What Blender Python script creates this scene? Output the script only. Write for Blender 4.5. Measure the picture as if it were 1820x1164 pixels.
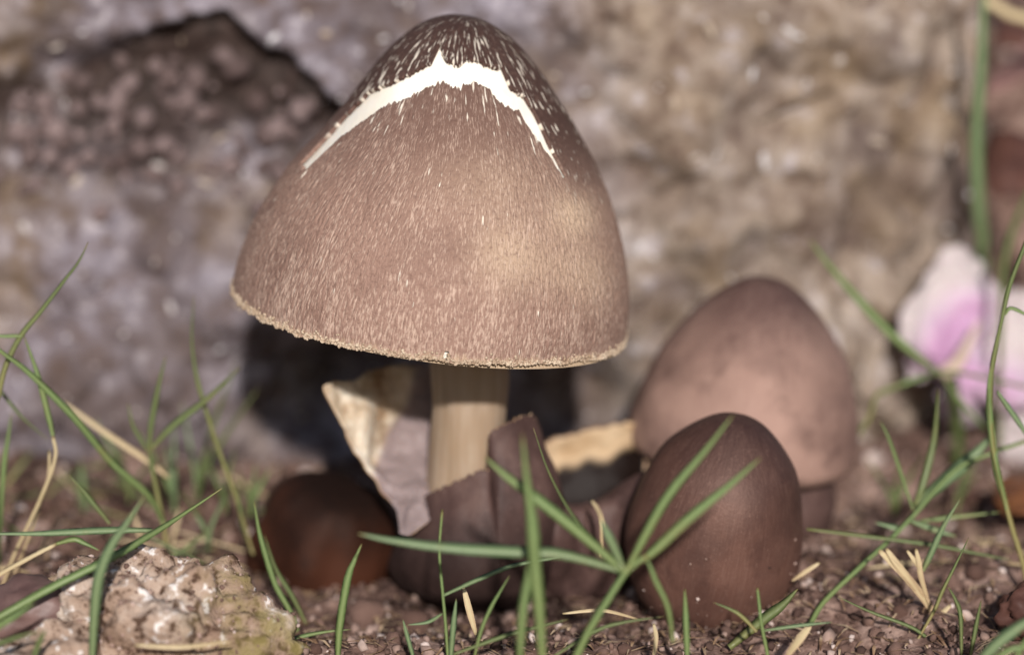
import bpy, math, random
import numpy as np
from mathutils import noise, Vector, Matrix, Euler
R = math.radians
random.seed(7); RNG = np.random.default_rng(7)
for o in list(bpy.data.objects): bpy.data.objects.remove(o)
sc = bpy.context.scene
COL = sc.collection
# one Blender unit is ten centimetres: a close-up of mushrooms a few centimetres tall
sc.unit_settings.system = 'METRIC'; sc.unit_settings.scale_length = 0.1

# ------------------------------------------------------------------ camera
PITCH = R(13.0); LENS = 100.0; W0, H0 = 1820, 1164
FPX = LENS / 36.0 * W0
DIST = FPX / 1150.0
TGT = np.array([0, 0, 0.38])
FWD = np.array([0, math.cos(PITCH), -math.sin(PITCH)]); RGT = np.array([1.0, 0, 0]); UPV = np.array([0, math.sin(PITCH), math.cos(PITCH)])
CAM = TGT - FWD * DIST
cd = bpy.data.cameras.new('camera'); cam = bpy.data.objects.new('camera', cd); COL.objects.link(cam)
cam.location = CAM; cam.rotation_euler = (math.pi / 2 - PITCH, 0, 0)
cd.lens = LENS; cd.sensor_width = 36; cd.sensor_fit = 'HORIZONTAL'; cd.clip_start = 0.05; cd.clip_end = 500
cd.dof.use_dof = True; cd.dof.focus_distance = DIST - 0.27; cd.dof.aperture_fstop = 0.74
sc.camera = cam
# ------------------------------------------------------------------ light
SUN_EL, SUN_AZ = R(26), R(5)          # azimuth: how far to the right of straight behind the camera
w = bpy.data.worlds.new('World'); sc.world = w; w.use_nodes = True
nt = w.node_tree; nt.nodes.clear()
sky = nt.nodes.new('ShaderNodeTexSky'); sky.sky_type = 'NISHITA'; sky.sun_disc = False
sky.sun_elevation = SUN_EL; sky.sun_rotation = math.pi - SUN_AZ
bg = nt.nodes.new('ShaderNodeBackground'); bg.inputs[1].default_value = 0.065
wo = nt.nodes.new('ShaderNodeOutputWorld'); nt.links.new(sky.outputs[0], bg.inputs[0]); nt.links.new(bg.outputs[0], wo.inputs[0])
ld = bpy.data.lights.new('sun', 'SUN'); ld.energy = 4.9; ld.angle = R(2.0); ld.color = (1.0, 0.935, 0.88)
lo = bpy.data.objects.new('sun', ld); COL.objects.link(lo)
sdir = Vector((math.sin(SUN_AZ) * math.cos(SUN_EL), -math.cos(SUN_AZ) * math.cos(SUN_EL), math.sin(SUN_EL)))
lo.rotation_euler = sdir.to_track_quat('Z', 'Y').to_euler(); lo.location = (1, -3, 4)
sc.view_settings.view_transform = 'Standard'; sc.view_settings.look = 'None'
sc.view_settings.exposure = 0.0; sc.view_settings.gamma = 1.0; sc.view_settings.use_curve_mapping = False
sc.render.engine = 'CYCLES'

# ------------------------------------------------------------------ helpers
def P(px, py, Y):
    d = FWD + RGT * ((px - 910) / FPX) - UPV * ((py - 582) / FPX)
    return CAM + d * ((Y - CAM[1]) / d[1])
def proj(V):
    q = np.asarray(V) - CAM; dz = q @ FWD
    return 910 + FPX * (q @ RGT) / dz, 582 - FPX * (q @ UPV) / dz
def scale_at(Y): return FPX / (DIST + Y * math.cos(PITCH))      # pixels per unit, about
def sstep(a, b, x):
    t = np.clip((np.asarray(x, float) - a) / (b - a), 0, 1); return t * t * (3 - 2 * t)
def fb(v, s=1.0, o=4, off=0.0): return noise.fractal(Vector((v[0] * s + off, v[1] * s + off * .7, v[2] * s - off)), 0.9, 2.1, o)
def tag(o, label=None, cat=None, group=None, kind=None):
    for k, v in (('label', label), ('category', cat), ('group', group), ('kind', kind)):
        if v: o[k] = v
    return o
def empty(name, loc, label, cat, group=None):
    o = bpy.data.objects.new(name, None); COL.objects.link(o); o.location = tuple(loc); o.empty_display_size = 0.05
    return tag(o, label, cat, group)
def wloc(o):
    v = np.zeros(3)
    while o is not None: v = v + np.array(o.location); o = o.parent
    return v
def mesh(name, V, F, mats, smooth=True, attrs=None, cols=None, mi=None, origin=None):
    me = bpy.data.meshes.new(name)
    V = np.asarray(V, float)
    if origin is not None: V = V - np.asarray(origin)
    me.from_pydata(V.tolist(), [], F if isinstance(F, list) else F.tolist())
    for m in (mats if isinstance(mats, (list, tuple)) else [mats]): me.materials.append(m)
    if smooth: me.polygons.foreach_set('use_smooth', [True] * len(me.polygons))
    if mi is not None: me.polygons.foreach_set('material_index', list(mi))
    for k, a in (attrs or {}).items():
        a = np.asarray(a, float)
        if a.ndim == 1: at = me.attributes.new(k, 'FLOAT', 'POINT'); at.data.foreach_set('value', a)
        else: at = me.attributes.new(k, 'FLOAT_VECTOR', 'POINT'); at.data.foreach_set('vector', a.ravel())
    me.update()
    return me
def obj(name, V, F, mats, parent=None, origin=None, **kw):
    """world-space vertices -> one mesh object (under parent if given)"""
    if parent is not None: org = wloc(parent)
    else: org = np.asarray(origin if origin is not None else (0, 0, 0), float)
    o = bpy.data.objects.new(name, mesh(name, V, F, mats, origin=org, **kw)); COL.objects.link(o)
    if parent is not None: o.parent = parent
    else: o.location = tuple(org)
    return o
def gridf(n, m, wrap=False):
    """faces of an n-row, m-column grid"""
    i, j = np.meshgrid(np.arange(n - 1), np.arange(m if wrap else m - 1), indexing='ij')
    j2 = (j + 1) % m
    return np.stack([i * m + j, i * m + j2, (i + 1) * m + j2, (i + 1) * m + j], -1).reshape(-1, 4)
def spline(pts, n):
    """Catmull-Rom through rows of pts, n samples"""
    p = np.asarray(pts, float); k = len(p)
    q = np.vstack([2 * p[:1] - p[1:2], p, 2 * p[-1:] - p[-2:-1]])
    t = np.linspace(0, k - 1, n); i = np.minimum(t.astype(int), k - 2); u = (t - i)[(...,) + (None,) * (p.ndim - 1)]
    a, b, c, d = q[i], q[i + 1], q[i + 2], q[i + 3]
    return .5 * (2 * b + (c - a) * u + (2 * a - 5 * b + 4 * c - d) * u ** 2 + (3 * b - a - 3 * c + d) * u ** 3)

# ------------------------------------------------------------------ materials
class M_:
    def __init__(s, name, rough=.7, spec=.3):
        s.m = bpy.data.materials.new(name); s.m.use_nodes = True; s.t = s.m.node_tree; s.b = s.t.nodes['Principled BSDF']
        s.b.inputs['Roughness'].default_value = rough; s.b.inputs['Specular IOR Level'].default_value = spec
    def n(s, ty, **kw):
        x = s.t.nodes.new(ty)
        for k, v in kw.items(): setattr(x, k, v)
        return x
    def l(s, a, b): s.t.links.new(a, b)
    def obj(s): return s.n('ShaderNodeTexCoord').outputs['Object']
    def attr(s, name, vec=False): return s.n('ShaderNodeAttribute', attribute_name=name).outputs['Vector' if vec else 'Fac']
    def noise(s, vec, scale, detail=4, rough=.55):
        x = s.n('ShaderNodeTexNoise'); x.inputs['Scale'].default_value = scale; x.inputs['Detail'].default_value = detail
        x.inputs['Roughness'].default_value = rough; s.l(vec, x.inputs['Vector']); return x.outputs['Fac']
    def voro(s, vec, scale, feature='F1'):
        x = s.n('ShaderNodeTexVoronoi', feature=feature); x.inputs['Scale'].default_value = scale; s.l(vec, x.inputs['Vector']); return x.outputs['Distance']
    def vmul(s, vec, k):
        x = s.n('ShaderNodeVectorMath', operation='MULTIPLY'); s.l(vec, x.inputs[0]); x.inputs[1].default_value = k; return x.outputs[0]
    def ramp(s, f, stops, interp='LINEAR'):
        x = s.n('ShaderNodeValToRGB'); r = x.color_ramp; r.interpolation = interp
        while len(r.elements) < len(stops): r.elements.new(0.5)
        for e, (p, c) in zip(r.elements, stops):
            e.position = p; c = (c, c, c) if not isinstance(c, tuple) else c; e.color = (*c, 1)
        s.l(f, x.inputs[0]); return x.outputs[0]
    def mix(s, f, a, b, blend='MIX'):
        x = s.n('ShaderNodeMix', data_type='RGBA', blend_type=blend)
        for v, i in ((f, 0), (a, 6), (b, 7)):
            if isinstance(v, (int, float)): x.inputs[i].default_value = v
            elif isinstance(v, tuple): x.inputs[i].default_value = (*v, 1)
            else: s.l(v, x.inputs[i])
        return x.outputs[2]
    def math(s, op, a, b=None):
        x = s.n('ShaderNodeMath', operation=op)
        for i, v in enumerate((a, b)):
            if v is None: continue
            if isinstance(v, (int, float)): x.inputs[i].default_value = v
            else: s.l(v, x.inputs[i])
        return x.outputs[0]
    def bump(s, h, strength=.4, dist=.01):
        x = s.n('ShaderNodeBump'); x.inputs['Strength'].default_value = strength; x.inputs['Distance'].default_value = dist
        s.l(h, x.inputs['Height']); s.l(x.outputs[0], s.b.inputs['Normal'])
    def col(s, c):
        if isinstance(c, tuple): s.b.inputs['Base Color'].default_value = (*c, 1)
        else: s.l(c, s.b.inputs['Base Color'])
    def sss(s, w, rad, scale):
        s.b.inputs['Subsurface Weight'].default_value = w; s.b.inputs['Subsurface Radius'].default_value = rad; s.b.inputs['Subsurface Scale'].default_value = scale
def rnd(s): return s.n('ShaderNodeObjectInfo').outputs['Random']

MAT = {}
# soil
s = M_('soil', .9, .15); c = s.obj(); f = s.noise(c, 9, 6, .7)
a = s.ramp(f, [(.34, (.045, .025, .021)), (.5, (.17, .105, .084)), (.66, (.38, .27, .225))])
g = s.noise(c, 95, 3, .6); a = s.mix(s.ramp(g, [(.56, 0.0), (.72, .75)]), a, (.4, .27, .22)); s.col(a); s.bump(g, .6, .008); MAT['soil'] = s.m
s = M_('soil_crumb', .85, .2); at = s.attr('tone'); c = s.obj()
a = s.ramp(at, [(0, (.05, .028, .023)), (.5, (.175, .108, .086)), (.85, (.36, .255, .215)), (1, (.6, .5, .46))])
f = s.noise(c, 60, 3); a = s.mix(.5, a, s.ramp(f, [(.3, .35), (.7, 1.3)]), 'MULTIPLY'); s.col(a); s.bump(f, .5, .004); MAT['crumb'] = s.m
# boulder
s = M_('boulder_rock', .72, .3); c = s.obj(); warm = s.attr('warm'); dirt_shade = s.attr('dirt_shade')
f1 = s.noise(c, 5.5, 5, .62); f2 = s.noise(c, 22, 5, .65); f3 = s.noise(s.vmul(c, (1, 1, .55)), 11, 4, .6)
grey = s.ramp(f1, [(.3, (.075, .057, .06)), (.46, (.165, .14, .155)), (.6, (.25, .225, .255)), (.75, (.37, .345, .395))])
tan = s.ramp(f3, [(.28, (.13, .09, .065)), (.45, (.25, .192, .145)), (.6, (.34, .28, .225)), (.75, (.45, .405, .385))])
a = s.mix(warm, grey, tan)
a = s.mix(s.ramp(f2, [(.34, .85), (.5, 0.0)]), a, (.1, .062, .045))
a = s.mix(s.ramp(f2, [(.56, 0.0), (.68, .75)]), a, (.5, .46, .48)); f4 = s.noise(c, 2.6, 4, .6); a = s.mix(s.ramp(f4, [(.38, .8), (.54, 0.0)]), a, (.095, .068, .06)); a = s.mix(1.0, a, (.97, .97, .99), 'MULTIPLY')
och = s.noise(c, 3.3, 3); a = s.mix(s.ramp(och, [(.52, 0.0), (.72, .4)]), a, (.27, .185, .075))
sd = s.ramp(f2, [(.35, (.02, .013, .011)), (.65, (.055, .035, .03))]); a = s.mix(dirt_shade, a, sd)
s.col(a); s.bump(s.noise(c, 45, 6, .7), .5, .012); MAT['rock'] = s.m
s = M_('quartz_grain', .35, .5); s.col(s.ramp(rnd(s), [(0, (.36, .28, .2)), (.5, (.48, .43, .4)), (1, (.66, .65, .68))])); s.bump(s.noise(s.obj(), 40, 3), .3, .004); MAT['quartz'] = s.m
s = M_('dried_mud', .9, .15); f = s.noise(s.obj(), 20, 5, .7); a = s.ramp(rnd(s), [(0, (.13, .09, .085)), (1, (.33, .25, .245))]); s.col(s.mix(.8, a, s.ramp(f, [(.3, .5), (.7, 1.2)]), 'MULTIPLY')); s.bump(f, .6, .008); MAT['wall_clod'] = s.m
s = M_('clod', .9, .15); f = s.noise(s.obj(), 30, 5, .7); a = s.ramp(rnd(s), [(0, (.13, .07, .054)), (1, (.29, .18, .145))])
s.col(s.mix(.8, a, s.ramp(f, [(.3, .4), (.7, 1.2)]), 'MULTIPLY')); s.bump(f, .7, .008); MAT['clod'] = s.m
# pale pitted stone
s = M_('pitted_stone', .9, .1); c = s.obj(); f = s.noise(c, 12, 5, .65); v = s.noise(c, 48, 3, .6); moss = s.attr('moss')
a = s.ramp(f, [(.34, (.16, .1, .07)), (.5, (.32, .23, .175)), (.68, (.48, .4, .345))])
a = s.mix(s.ramp(v, [(.36, .95), (.45, 0.0)]), a, (.07, .04, .027)); a = s.mix(s.ramp(v, [(.6, 0.0), (.66, .9)]), a, (.7, .66, .64))
mn = s.noise(c, 25, 4); a = s.mix(s.math('MULTIPLY', moss, s.ramp(mn, [(.4, 0.0), (.6, .85)])), a, (.2, .165, .06))
s.col(a); s.bump(v, .8, .012); MAT['pitted'] = s.m
s = M_('dark_pebble', .5, .4); f = s.noise(s.obj(), 14, 4); s.col(s.ramp(f, [(.3, (.09, .05, .046)), (.7, (.22, .14, .125))])); s.bump(f, .3, .01); MAT['pebble'] = s.m
# mushroom skins
def cap_mat(name, crown):
    s = M_(name, .66, .5); s.b.inputs['Specular Tint'].default_value = (1, .82, .74, 1); pc = s.attr('pc', True); v = s.attr('v'); pale = s.attr('pale'); edge = s.attr('edge'); c = s.obj()
    fine = s.noise(s.vmul(pc, (115, 115, 52)), 1, 3, .6); med = s.noise(s.vmul(pc, (34, 34, 15)), 1, 2, .5); grain = s.noise(c, 170, 2, .6); big = s.noise(c, 9, 3)
    dark = s.attr('dark')
    dk = s.ramp(v, [(0, (.045, .022, .018)), (.35, (.06, .03, .024)), (.6, (.1, .055, .043))])
    dk = s.mix(s.ramp(grain, [(.5, 0.0), (.7, .35)]), dk, (.19, .11, .085))
    a = s.ramp(v, [(.2, (.105, .058, .045)), (.42, (.165, .096, .075)), (.65, (.27, .168, .13)), (1, (.265, .165, .13))])
    a = s.mix(s.ramp(big, [(.35, .35), (.55, 0.0)]), a, (.15, .087, .068))
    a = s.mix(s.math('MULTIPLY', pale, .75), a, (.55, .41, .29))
    a = s.mix(s.ramp(grain, [(.3, .55), (.5, 0.0)]), a, (.15, .085, .066))
    th = s.math('ADD', s.math('ADD', fine, s.math('MULTIPLY', s.ramp(v, [(.75, 0.0), (1, 1.0)]), .07)), s.math('MULTIPLY', s.math('SUBTRACT', s.noise(s.vmul(pc, (9, 9, 7)), 1, 3, .6), .5), .34))
    a = s.mix(s.ramp(th, [(.52, 0.0), (.72, .6)]), a, (.62, .47, .38))
    a = s.mix(dark, a, dk)
    th2 = s.math('ADD', med, s.math('MULTIPLY', edge, .11))
    fl = s.ramp(th2, [(.72, 0.0), (.76, .9)])
    cf = s.noise(s.vmul(pc, (30, 30, 26)), 1, 2, .5); th3 = s.math('ADD', cf, s.math('MULTIPLY', edge, .025))
    fl3 = s.math('MULTIPLY', s.ramp(th3, [(.615, 0.0), (.67, .85)]), dark)
    fl = s.math('MAXIMUM', fl, fl3)
    a = s.mix(fl, a, (.82, .75, .64))
    rim = s.math('ADD', v, s.math('MULTIPLY', s.math('SUBTRACT', med, .5), .06))
    a = s.mix(s.ramp(rim, [(.982, 0.0), (1.0, .45)]), a, (.55, .42, .28))
    h = s.math('SUBTRACT', s.math('ADD', grain, s.math('MULTIPLY', fine, 1.2)), fl)
    s.col(a); s.bump(h, .55, .004)
    return s.m
MAT['crown'] = cap_mat('dark_crown_skin', True); MAT['skirt'] = cap_mat('brown_fibrous_skin', False)
s = M_('white_flesh', .6, .3); c = s.obj(); s.col(s.ramp(s.noise(c, 14, 4), [(.3, (.8, .74, .63)), (.6, (.88, .85, .77))])); s.sss(.15, (1, .7, .5), .01); s.bump(s.noise(c, 70, 3), .25, .004); MAT['flesh'] = s.m
s = M_('gill_cream', .7, .2); s.col((.42, .32, .22)); MAT['gill'] = s.m
s = M_('rim_crumb', .7, .2); s.col(s.ramp(s.noise(s.obj(), 60, 2), [(.3, (.33, .235, .16)), (.7, (.56, .46, .35))])); MAT['fringe'] = s.m
s = M_('stem_cream', .55, .3); c = s.obj(); f = s.noise(s.vmul(c, (60, 60, 6)), 1, 4); g = s.noise(c, 12, 3)
a = s.ramp(f, [(.25, (.27, .195, .13)), (.5, (.34, .255, .185)), (.75, (.4, .325, .25))]); a = s.mix(s.ramp(g, [(.35, .4), (.6, 0.0)]), a, (.28, .19, .11))
s.col(a); s.sss(.25, (1, .6, .35), .02); s.bump(f, .25, .005); MAT['stem'] = s.m
def egg_mat(name, top, mid, low, pale, rough, spec=.7):
    s = M_(name, rough, spec); s.b.inputs['Specular Tint'].default_value = (1, .7, .6, 1); pc = s.attr('pc', True); v = s.attr('v'); c = s.obj()
    fine = s.noise(s.vmul(pc, (85, 85, 18)), 1, 3, .6); grain = s.noise(c, 190, 2, .6); big = s.noise(c, 11, 3)
    vb = s.math('ADD', v, s.math('MULTIPLY', s.math('SUBTRACT', big, .5), .3))
    a = s.ramp(vb, [(.14, top), (.52, mid), (.8, mid), (1, low)])
    a = s.mix(s.ramp(fine, [(.45, 0.0), (.74, .4)]), a, pale)
    a = s.mix(s.ramp(grain, [(.6, 0.0), (.75, .35)]), a, pale)
    a = s.mix(s.ramp(s.noise(c, 24, 4, .6), [(.28, .5), (.45, 0.0)]), a, top)
    a = s.mix(s.ramp(s.noise(c, 8, 4, .55), [(.36, .55), (.56, 0.0)]), a, top)
    fl = s.ramp(s.noise(s.vmul(pc, (60, 60, 60)), 1, 2, .5), [(.68, 0.0), (.74, .6)]); a = s.mix(fl, a, pale)
    s.col(a); s.bump(s.math('ADD', grain, s.math('MULTIPLY', s.noise(c, 30, 3, .5), .4)), .18, .003); return s.m
MAT['egg_front'] = egg_mat('young_cap_dark', (.026, .0115, .011), (.1, .048, .036), (.12, .06, .045), (.2, .12, .095), .58)
MAT['egg_back'] = egg_mat('young_cap_pale', (.055, .028, .026), (.3, .19, .155), (.3, .192, .16), (.38, .265, .22), .62)
MAT['egg_left'] = egg_mat('young_cap_rust', (.004, .002, .0018), (.05, .016, .008), (.005, .0025, .002), (.05, .017, .008), .7, .3)
s = M_('volva_outer', .62, .25); c = s.obj(); f = s.noise(s.vmul(c, (1, 1, .7)), 16, 5, .6)
a = s.ramp(f, [(.28, (.035, .019, .017)), (.5, (.075, .042, .037)), (.72, (.12, .073, .062))]); g = s.noise(c, 150, 2)
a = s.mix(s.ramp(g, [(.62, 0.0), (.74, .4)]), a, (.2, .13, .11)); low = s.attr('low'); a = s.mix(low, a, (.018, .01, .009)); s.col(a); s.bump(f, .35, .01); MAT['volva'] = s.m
s = M_('volva_inner', .55, .3); c = s.obj(); f = s.noise(c, 13, 4, .6); lil = s.attr('low')
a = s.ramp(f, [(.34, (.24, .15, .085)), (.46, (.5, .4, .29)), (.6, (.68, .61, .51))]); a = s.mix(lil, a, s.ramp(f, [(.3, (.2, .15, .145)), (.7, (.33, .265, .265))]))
s.col(a); s.sss(.2, (1, .6, .35), .012); s.bump(f, .5, .012); MAT['volva_in'] = s.m
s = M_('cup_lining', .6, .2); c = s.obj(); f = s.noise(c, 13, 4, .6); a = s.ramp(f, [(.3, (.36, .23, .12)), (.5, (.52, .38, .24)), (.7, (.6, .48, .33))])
s.col(s.mix(s.attr('low'), a, (.009, .004, .003))); s.bump(f, .4, .012); MAT['cup_in'] = s.m  # low paints the cup's shaded hollow near-black into the lining
s = M_('volva_torn_edge', .7, .2); s.col(s.ramp(s.noise(s.obj(), 40, 3), [(.3, (.3, .17, .1)), (.7, (.55, .4, .27))])); MAT['volva_edge'] = s.m
# plants
def leaf(name, stops, rough=.45, sss=.0, scale=(1, 1, 1), spec=.35):
    s = M_(name, rough, spec); c = s.obj(); t = s.attr('t'); f = s.noise(c, 22, 3); r = rnd(s)
    k = s.math('ADD', s.math('MULTIPLY', t, .75), s.math('ADD', s.math('MULTIPLY', f, .3), s.math('MULTIPLY', r, .2)))
    a = s.ramp(k, stops); wr = s.noise(c, 9, 4, .7); a = s.mix(s.ramp(wr, [(.56, 0.0), (.7, .55)]), a, (.2, .165, .06)); a = s.mix(s.ramp(t, [(.93, 0.0), (1, .8)]), a, (.24, .16, .07))
    a = s.mix(s.math('MULTIPLY', s.attr('rib'), .35), a, (.26, .3, .14)); s.col(a); s.bump(s.noise(c, 120, 2), .25, .003)
    s.b.inputs['Transmission Weight'].default_value = 0; return s.m
MAT['grass'] = leaf('grass_blade', [(.1, (.2, .19, .06)), (.3, (.125, .175, .055)), (.7, (.115, .185, .065)), (1, (.13, .18, .06))])
MAT['grass_blue'] = leaf('grass_blade_bluish', [(.1, (.11, .15, .065)), (.6, (.11, .175, .09)), (1, (.13, .195, .105))])
MAT['grass_dark'] = leaf('grass_blade_dark', [(.1, (.13, .115, .035)), (.5, (.07, .1, .032)), (1, (.07, .085, .026))])
MAT['grass_dry'] = leaf('grass_blade_browning', [(.1, (.3, .2, .09)), (.4, (.2, .17, .06)), (.75, (.08, .11, .035)), (1, (.06, .08, .03))])
MAT['straw'] = leaf('straw', [(.1, (.36, .22, .13)), (.5, (.52, .38, .23)), (1, (.6, .47, .3))], .5)
s = M_('petal', .5, .2); t = s.attr('t'); f = s.noise(s.obj(), 9, 3); pk = s.attr('pink')
k = s.math('ADD', pk, s.math('MULTIPLY', s.math('SUBTRACT', f, .5), .7)); a = s.ramp(k, [(.1, (.5, .425, .43)), (.5, (.5, .37, .46)), (.95, (.45, .25, .41))])
s.col(a); s.sss(.3, (1, .6, .8), .02); s.bump(s.noise(s.obj(), 18, 4), .4, .015); MAT['petal'] = s.m
s = M_('flower_throat', .6, .2); s.col(s.ramp(s.noise(s.obj(), 20, 2), [(.3, (.4, .3, .24)), (.7, (.55, .44, .36))])); MAT['throat'] = s.m
def dead(name, c0, c1):
    s = M_(name, .6, .25); f = s.noise(s.obj(), 12, 4); a = s.ramp(f, [(.3, c0), (.7, c1)]); s.col(a); s.bump(f, .4, .015); return s.m
MAT['dead_pink'] = dead('dead_leaf_pink', (.17, .085, .075), (.33, .2, .18)); MAT['dead_dark'] = dead('dead_leaf_dark', (.05, .022, .018), (.13, .06, .045)); MAT['dead_orange'] = dead('dead_leaf_orange', (.12, .045, .018), (.24, .1, .04))

# ------------------------------------------------------------------ ground
def G0(x, y):
    z = -0.045 * sstep(-.05, -.5, y) + 0.0
    z = z + .02 * sstep(.1, .5, y) + .012 * sstep(-.35, -.75, x) * sstep(-.3, .3, y)
    z = z + .78 * sstep(.62, 2.3, y)
    z = z - .085 * np.exp(-((x - .62) / .26) ** 2 - ((y - .42) / .24) ** 2) - .04 * np.exp(-((x + .5) / .3) ** 2 - ((y - .4) / .25) ** 2)
    z = z - .065 * np.exp(-((x + .08) / .36) ** 4 - ((y - .02) / .27) ** 4)
    return z
def G(x, y, o=6):
    z = float(G0(x, y))
    f = noise.fractal(Vector((x * 4.2, y * 4.2, 3.1)), .8, 2.1, o)
    return z + .022 * f + .011 * noise.noise(Vector((x * 15, y * 15, 5))) * (1 if o > 3 else 0) + .012 * noise.noise(Vector((x * 2, y * 2, 9)))
xs = np.concatenate([-np.geomspace(1.25, 60, 26)[::-1], np.linspace(-1.24, 1.24, 400), np.geomspace(1.25, 60, 26)])
ys = np.concatenate([-np.geomspace(.86, 40, 22)[::-1], np.linspace(-.85, 1.1, 330), np.geomspace(1.11, 80, 40)])
V = np.array([(x, y, G(x, y) + .006 * noise.noise(Vector((x * 45, y * 45, 1)))) for y in ys for x in xs])
tag(obj('ground', V, gridf(len(ys), len(xs)), MAT['soil']), kind='structure')
def ground_px(px, py):
    Y = 0.0
    d = FWD + RGT * ((px - 910) / FPX) - UPV * ((py - 582) / FPX); t = 2.5
    while t < 9:
        q = CAM + d * t
        if q[2] < G(q[0], q[1]): return q
        t += .01
    return CAM + d * t

# crumbs of soil: nobody could count them
ICO_V = []; ICO_F = []
def ico():
    p = (1 + 5 ** .5) / 2
    v = np.array([(-1, p, 0), (1, p, 0), (-1, -p, 0), (1, -p, 0), (0, -1, p), (0, 1, p), (0, -1, -p), (0, 1, -p), (p, 0, -1), (p, 0, 1), (-p, 0, -1), (-p, 0, 1)], float)
    f = [(0, 11, 5), (0, 5, 1), (0, 1, 7), (0, 7, 10), (0, 10, 11), (1, 5, 9), (5, 11, 4), (11, 10, 2), (10, 7, 6), (7, 1, 8), (3, 9, 4), (3, 4, 2), (3, 2, 6), (3, 6, 8), (3, 8, 9), (4, 9, 5), (2, 4, 11), (6, 2, 10), (8, 6, 7), (9, 8, 1)]
    return v / np.linalg.norm(v[0]), np.array(f)
IV, IF = ico()
def lumps(centers, sizes, tones):
    n = len(centers)
    q = RNG.normal(size=(n, 3, 3)); q, _ = np.linalg.qr(q)
    st = RNG.uniform(.6, 1.25, (n, 1, 3)); jit = RNG.uniform(.55, 1.25, (n, 12, 1))
    v = (IV[None] * jit * st) @ q * np.asarray(sizes)[:, None, None] + np.asarray(centers)[:, None]
    f = (IF[None] + 12 * np.arange(n)[:, None, None]).reshape(-1, 3)
    return v.reshape(-1, 3), f, np.repeat(tones, 12)
cs, szs, tn = [], [], []
for i in range(15000):
    y = -.8 + 1.5 * random.random() ** 1.3 if i % 5 else random.uniform(.6, 1.8)
    x = random.uniform(-1.15, 1.15) if i % 5 else random.uniform(.5, 1.6)
    sz = .0025 + .010 * random.random() ** 4 + (.012 * random.random() if i % 40 == 0 else 0)
    cs.append((x, y, G(x, y) + sz * .5)); szs.append(sz); tn.append(min(1, random.random() ** 1.4 + (.3 if random.random() < .04 else 0)))
for (bx_, by_, br) in ((.316, -.12, .125), (-.055, .02, .115), (-.3, .12, .10), (.385, .24, .12)):     # soil heaped against the mushrooms
    for i in range(420):
        a = random.uniform(0, 6.28); q = random.random() ** 1.5; rr = br * random.uniform(.9, 1.0) + .05 * q; x = bx_ + rr * math.cos(a); y = by_ + rr * math.sin(a); sz = .002 + .009 * random.random() ** 3
        cs.append((x, y, G(x, y) + sz * .4 + .02 * (1 - q) ** 3 * random.random())); szs.append(sz); tn.append(random.random() ** 1.6 * .8)
v, f, t = lumps(cs, szs, np.array(tn))
tag(obj('soil_crumbs', v, f, MAT['crumb'], attrs={'tone': t}), 'loose brown soil crumbs and sand grains strewn over the ground', 'soil', kind='stuff')

lv, lf = [], []                                                      # shreds of dead plant matter among the crumbs
for i in range(4500):
    x = random.uniform(-1.1, 1.1); y = -.8 + 1.4 * random.random() ** 1.3; a = random.uniform(0, 6.28); L = random.uniform(.006, .03); w_ = random.uniform(.0008, .0025); up = random.uniform(-.4, .6)
    d = np.array([math.cos(a), math.sin(a), up * .5]); e = np.array([-math.sin(a), math.cos(a), 0]); p = np.array([x, y, G(x, y) + .006]); k = len(lv)
    for m_ in (-1, 0, 1):
        for q in (-1, 1): lv.append(p + d * L * m_ + e * w_ * q * (1.2 - .7 * abs(m_)) + np.array([0, 0, .004 * (1 - m_ * m_)]))
    for q in (0, 2): lf.append([k + q, k + q + 1, k + q + 3, k + q + 2])
s = M_('plant_litter', .8, .2); s.col(s.ramp(s.noise(s.obj(), 30, 2), [(.35, (.14, .075, .045)), (.5, (.34, .22, .13)), (.62, (.55, .42, .28))])); MAT['litter'] = s.m
tag(obj('plant_litter', np.array(lv), lf, MAT['litter']), 'fine shreds of dead plant matter scattered over the soil', 'litter', kind='stuff')
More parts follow.
